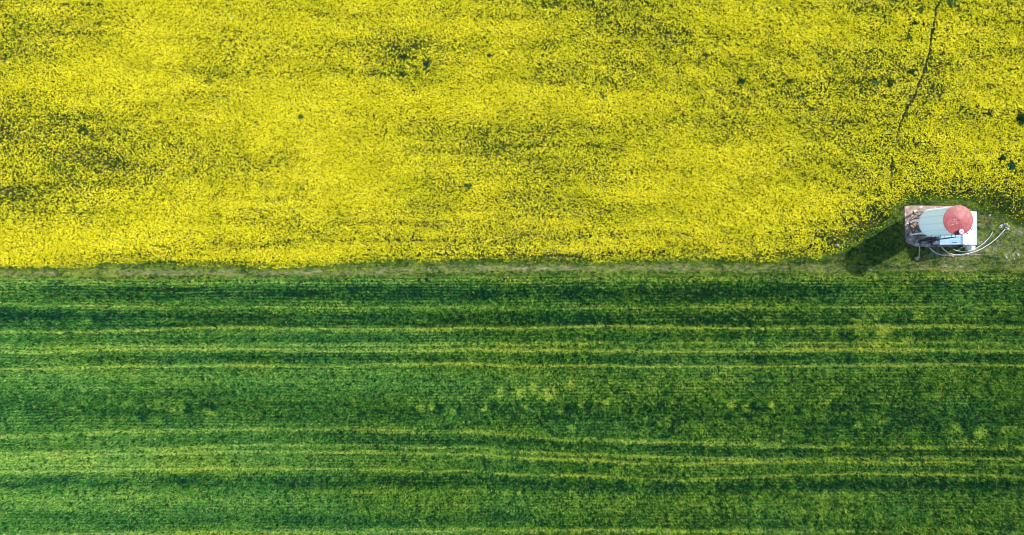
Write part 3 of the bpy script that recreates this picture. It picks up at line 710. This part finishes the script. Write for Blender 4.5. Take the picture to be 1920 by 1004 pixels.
def well():
    p = W(1884, 428); t = empty('well_head', p, 'rough stone well head with a pipe elbow at the end of the longest hose', 'well head')
    bm = bmesh.new()
    for k, (x, y, s) in enumerate(((-0.62, 0.18, .2), (-.42, .30, .17), (0.12, 0.42, .2), (.32, .18, .17), (.45, -.12, .13), (-.1, .46, .15))):
        rock_bm(bm, (x, y, s * .5), (s, s * .85, s * .8), 30 + k)
    build('stone_ring', bm, M_stone, t)
    bm = bmesh.new(); lathe(bm, [(0.50, 0.0), (0.50, 0.10), (0.42, 0.10), (0.42, 0.03)], n=28, c=(-.12, .02)); build('shaft_rim', bm, M_dark, t)
    bm = bmesh.new(); lathe(bm, [(0.42, 0.05)], n=28, cap_lo=True, c=(-.12, .02)); build('shaft_dark_disc', bm, M_hole, t)  # flat black disc, the pit's darkness put into its colour
    bm = bmesh.new(); tube(bm, [(0.05, -0.02, 0.0), (0.05, -0.02, 0.3), (0.04, -0.08, 0.42), (0, -0.2, 0.43)], 0.09); cyl(bm, (0.05, -.02, 0.1), (0.05, -.02, 0.16), 0.15)
    build('pipe_elbow', bm, M_lid, t, smooth=True)
well()

def side_pipe():
    a = W(1724, 462, .5); b = W(1723, 485, .5)
    t = empty('water_pipe', (b.x, b.y, 0), 'thin straight grey pipe running south from the slab to a small block', 'pipe')
    o = Vector((b.x, b.y, 0)); bm = bmesh.new(); cyl(bm, a - o, b - o, 0.04); cyl(bm, b - o, (0, 0, 0.05), 0.04); build('pipe_run', bm, M_pipe, t)
    bm = bmesh.new(); box(bm, (0, 0, 0.08), (0.42, 0.38, 0.16), Matrix.Rotation(0.2, 3, 'Z'), 0.02); build('block', bm, M_stone, t)
    bm = bmesh.new(); cyl(bm, (0, 0, .5), (0, 0, .62), 0.06); cyl(bm, (-.1, 0, .64), (.1, 0, .64), .02); build('tap', bm, M_dark, t)
side_pipe()

def shade_pump():  # dark bulk added to deepen shade under the roof gap; white post is real
    p = W(1752, 456); t = empty('shade_pump_unit', (p.x, p.y, 0), 'added dark pump with a white upright post in the shade between tank and shed', 'shade_pump')
    z0 = 0.16
    bm = bmesh.new(); box(bm, (0, 0, z0 + .05), (1.0, .5, .08), None, .01); build('base_frame', bm, M_dark, t)
    bm = bmesh.new(); cyl(bm, (-.42, 0, z0 + .32), (.16, 0, z0 + .32), .2, n=22); cyl(bm, (.16, 0, z0 + .32), (.24, 0, z0 + .32), .14, n=22); build('motor', bm, M_pipe, t, smooth=False)
    bm = bmesh.new(); cyl(bm, (.26, 0, z0 + .3), (.42, 0, z0 + .3), .22, n=22); cyl(bm, (.34, 0, z0 + .4), (.34, 0, z0 + .75), .06); build('pump_head', bm, M_dark, t)
    bm = bmesh.new(); box(bm, (-0.12, .12, z0 + .62), (.34, .2, .22), None, .01); build('terminal_box', bm, M_white, t)
    bm = bmesh.new(); cyl(bm, (.18, .36, z0), (.18, .36, 2.1), .045); box(bm, (.18, .30, 2.0), (.14, .1, .3)); build('post', bm, M_white, t)
shade_pump()

def infill():  # added dark box standing in for the ladder's shade on the slab
    p = W(1734, 453.5); t = empty('shade_infill', (p.x, p.y, 0), 'added low dark auger trough lying on the slab under the tank ladder', 'shading'); z0 = 0.10
    bm = bmesh.new(); box(bm, (0, 0, z0 + .22), (1.7, .34, .30), Matrix.Rotation(.09, 3, 'Z'), .03)
    build('casing', bm, M_dark, t)
    bm = bmesh.new(); box(bm, (-.35, -.03, z0 + .39), (.7, .2, .03), Matrix.Rotation(.09, 3, 'Z'), .005); build('cover_plate', bm, M_pipe, t)
    for q in (-.6, .6):
        bm = bmesh.new(); box(bm, (q, q * .09, z0 + .035), (.1, .44, .07)); build('bracket', bm, M_brown, t)
    bm = bmesh.new(); cyl(bm, (.86, .08, z0 + .22), (1.05, .1, z0 + .22), .12, n=18); build('end_motor', bm, M_dark, t)
infill()

def cabinet():
    p = W(1812, 466); t = empty('white_cabinet', (p.x, p.y, 0), 'narrow white upright cabinet at the south wall of the shed', 'cabinet')
    bm = bmesh.new(); box(bm, (0, 0, .62), (.34, .42, 1.1), None, .015); build('body', bm, M_white, t)
    bm = bmesh.new(); box(bm, (0, 0, 1.2), (.42, .5, .05), Matrix.Rotation(math.radians(6), 3, 'X'), .01); build('lid', bm, M_white, t)
    bm = bmesh.new(); box(bm, (0, 0, .04), (.42, .5, .08), None, .01); build('plinth', bm, M_stone, t)
    bm = bmesh.new(); box(bm, (0, -.217, .62), (.26, .012, .9)); build('door', bm, M_lid, t)
cabinet()

def barrel():
    p = W(1800, 460); t = empty('drum', (p.x, p.y, 0), 'dark drum tucked under the south eave of the shed', 'drum')
    bm = bmesh.new(); lathe(bm, [(.26, .02), (.28, .06), (.28, .3), (.295, .32), (.28, .34), (.28, .58), (.295, .6), (.28, .62), (.28, .86), (.29, .88), (.27, .88), (.265, .86)], n=28, cap_lo=True, cap_hi=True); build('drum_body', bm, M_dark, t)
    bm = bmesh.new(); cyl(bm, (.12, .0, .86), (.12, .0, .91), .04); build('bung', bm, M_white, t)
barrel()

bm = bmesh.new()
box(bm, (0, 0, .05), (.62, .24, .10), Matrix.Rotation(-.12, 3, 'Z'), .015); box(bm, (.16, -.05, .14), (.24, .12, .08), Matrix.Rotation(.2, 3, 'Z'), .01)
o = build('brick', bm, M_brick); o.location = W(1783, 480); tag(o, 'pair of pinkish broken bricks on the grass below the longest hose', 'brick')
bm = bmesh.new(); box(bm, (0, 0, .04), (1.9, .14, .045), Matrix.Rotation(0.02, 3, 'Z'), .006)
o = build('plank', bm, M_wood); o.location = W(1832, 478) + Vector((0, 0, .06)); tag(o, 'weathered brown plank lying on the grass under the longest hose', 'plank')
bm = bmesh.new(); box(bm, (0, 0, .07), (.20, .26, .14), Matrix.Rotation(.3, 3, 'Z'), .02)
o = build('concrete_block', bm, M_stone); o.location = W(1814, 477); tag(o, 'small pale block between the white cabinet and the plank', 'block')

# stones
STONES = [(1566, 461, .26, .20, .36, 'upright whitish stone at the yellow edge left of the tank shadow', 0), (434, 36, .30, .16, .30, 'pale grey stone high in the left of the yellow field', 0),
          (803, 505.5, .16, .13, .12, 'brightest white stone on the middle of the worn track', 0), (854, 505, .10, .08, .08, 'small white stone right of the brightest one on the track', 0),
          (479, 511, .11, .10, .08, 'white stone on the left part of the track, left of its pair', 0), (506, 509, .12, .1, .08, 'white stone on the left part of the track, right of its pair', 0),
          (390, 511, .08, .1, .06, 'tiny pale stone farthest left on the track', 0), (1491, 503, .10, .14, .1, 'pale stone on the track left of the tank shadow', 0),
          (1890, 446, .13, .11, .1, 'pale stone in the yard just below the well head', 0), (1868, 471, .11, .1, .08, 'small white stone in the yard right of the plank', 0),
          (1868, 482, .1, .1, .08, 'small white stone in the yard, lower right of the plank', 0), (1886, 483, .2, .16, .14, 'largest pale stone in the lower right of the yard', 0),
          (1908, 478, .22, .16, .12, 'flat pale stone near the right edge of the yard', 0), (1901, 486, .12, .1, .08, 'small pale stone under the flat one near the right edge', 0),
          (1855, 404, .22, .14, .12, 'grey stone in a dark hollow right of the shed roof', 0), (1577, 459, .10, .1, .1, 'little pale stone right of the upright whitish one', 0),
          (1018, 540, .12, .1, .12, 'little pale stone at the top edge of the green crop', 0), (952, 521, .14, .1, .12, 'reddish pale stone where the track meets the green crop', 1),
          (1075, 147, .10, .1, .3, 'whitish stone in the upper middle of the yellow field', 0)]
for k, (px, py, a, b_, h, lab, brick) in enumerate(STONES):
    crop = py < 470 and px < 1850; lift = 0.35 if (crop and a > .2) else (0.45 if crop else (.2 if py > 518 else 0))
    bm = bmesh.new(); rock_bm(bm, (0, 0, h * .4 + lift * .5), (a * .8, b_ * .8, h * .6 + lift * .5), 70 + k)
    o = build('stone', bm, M_brick if brick else M_stone); o.location = W(px, py); tag(o, lab, 'stone', 'stones lying about the field and yard')

# bushes: each one a thing with foliage and stems
def bush_parts(look, seed):
    r = np.random.default_rng(seed); n = 800
    pal = {'blue': ((0.006, 0.022, 0.024), (0.03, 0.085, 0.075)), 'dark': ((0.006, 0.024, 0.008), (0.05, 0.11, 0.03)), 'mid': ((0.02, 0.075, 0.022), (0.13, 0.22, 0.07)),
           'grey': ((0.02, 0.04, 0.025), (0.15, 0.18, 0.14)), 'teal': ((0.006, 0.05, 0.02), (0.04, 0.16, 0.075))}[look]
    a = r.random(n) * 2 * np.pi; rad = np.sqrt(r.random(n)); lob = 0.72 + 0.30 * np.sin(3 * a + seed) + 0.20 * np.sin(5 * a + 1) + 0.25 * r.random(n)
    x = np.cos(a) * rad * lob; y = np.sin(a) * rad * lob; z = 0.15 + 1.0 * np.sqrt(np.clip(1 - rad ** 2, 0, 1)) * (0.45 + 0.55 * r.random(n)) + 0.12 * r.random(n)
    V = leaf_quads(np.stack([x, y, z], 1), 0.06 + 0.08 * r.random(n), (r.random(n) - .4) * 1.8, .5, r)
    t = r.random(n) ** 2; C = mixc(pal[0], pal[1], t)
    f = poly_mesh('foliage', V, C, M_leaf)
    bm = bmesh.new()
    for k in range(7):
        q = k * 0.9 + seed; cyl(bm, (0, 0, 0), (.45 * math.cos(q), .45 * math.sin(q), .8), .035, .012, n=6)
    s = build('stem', bm, M_stem)
    return f, s
protos = {}
for k, (px, py, rr, look, lab) in enumerate(BUSHES):
    sc = rr / PPM * (0.95 + 0.1 * (k % 3))
    t = empty('field_weed', W(px, py), lab, 'bush', 'bushes and weeds in the yellow field', rz=k * 1.3, sc=sc)
    if look not in protos: f, s = bush_parts(look, 300 + k); protos[look] = (f, s)
    else:
        f, s = [q.copy() for q in protos[look]]; COL.objects.link(f); COL.objects.link(s)
    f.parent = t; s.parent = t

# ------------------------------------------------------------------ crops and grass
fl, lv = rapeseed()
tag(fl, 'dense bright yellow rapeseed blossom over the northern field', 'flowers', kind='stuff')
tag(lv, 'dark green rapeseed leaves and stems under the yellow blossom', 'leaves', kind='stuff')
tag(wheat(), 'green cereal crop in rows with pale tramlines over the southern field', 'crop', kind='stuff')
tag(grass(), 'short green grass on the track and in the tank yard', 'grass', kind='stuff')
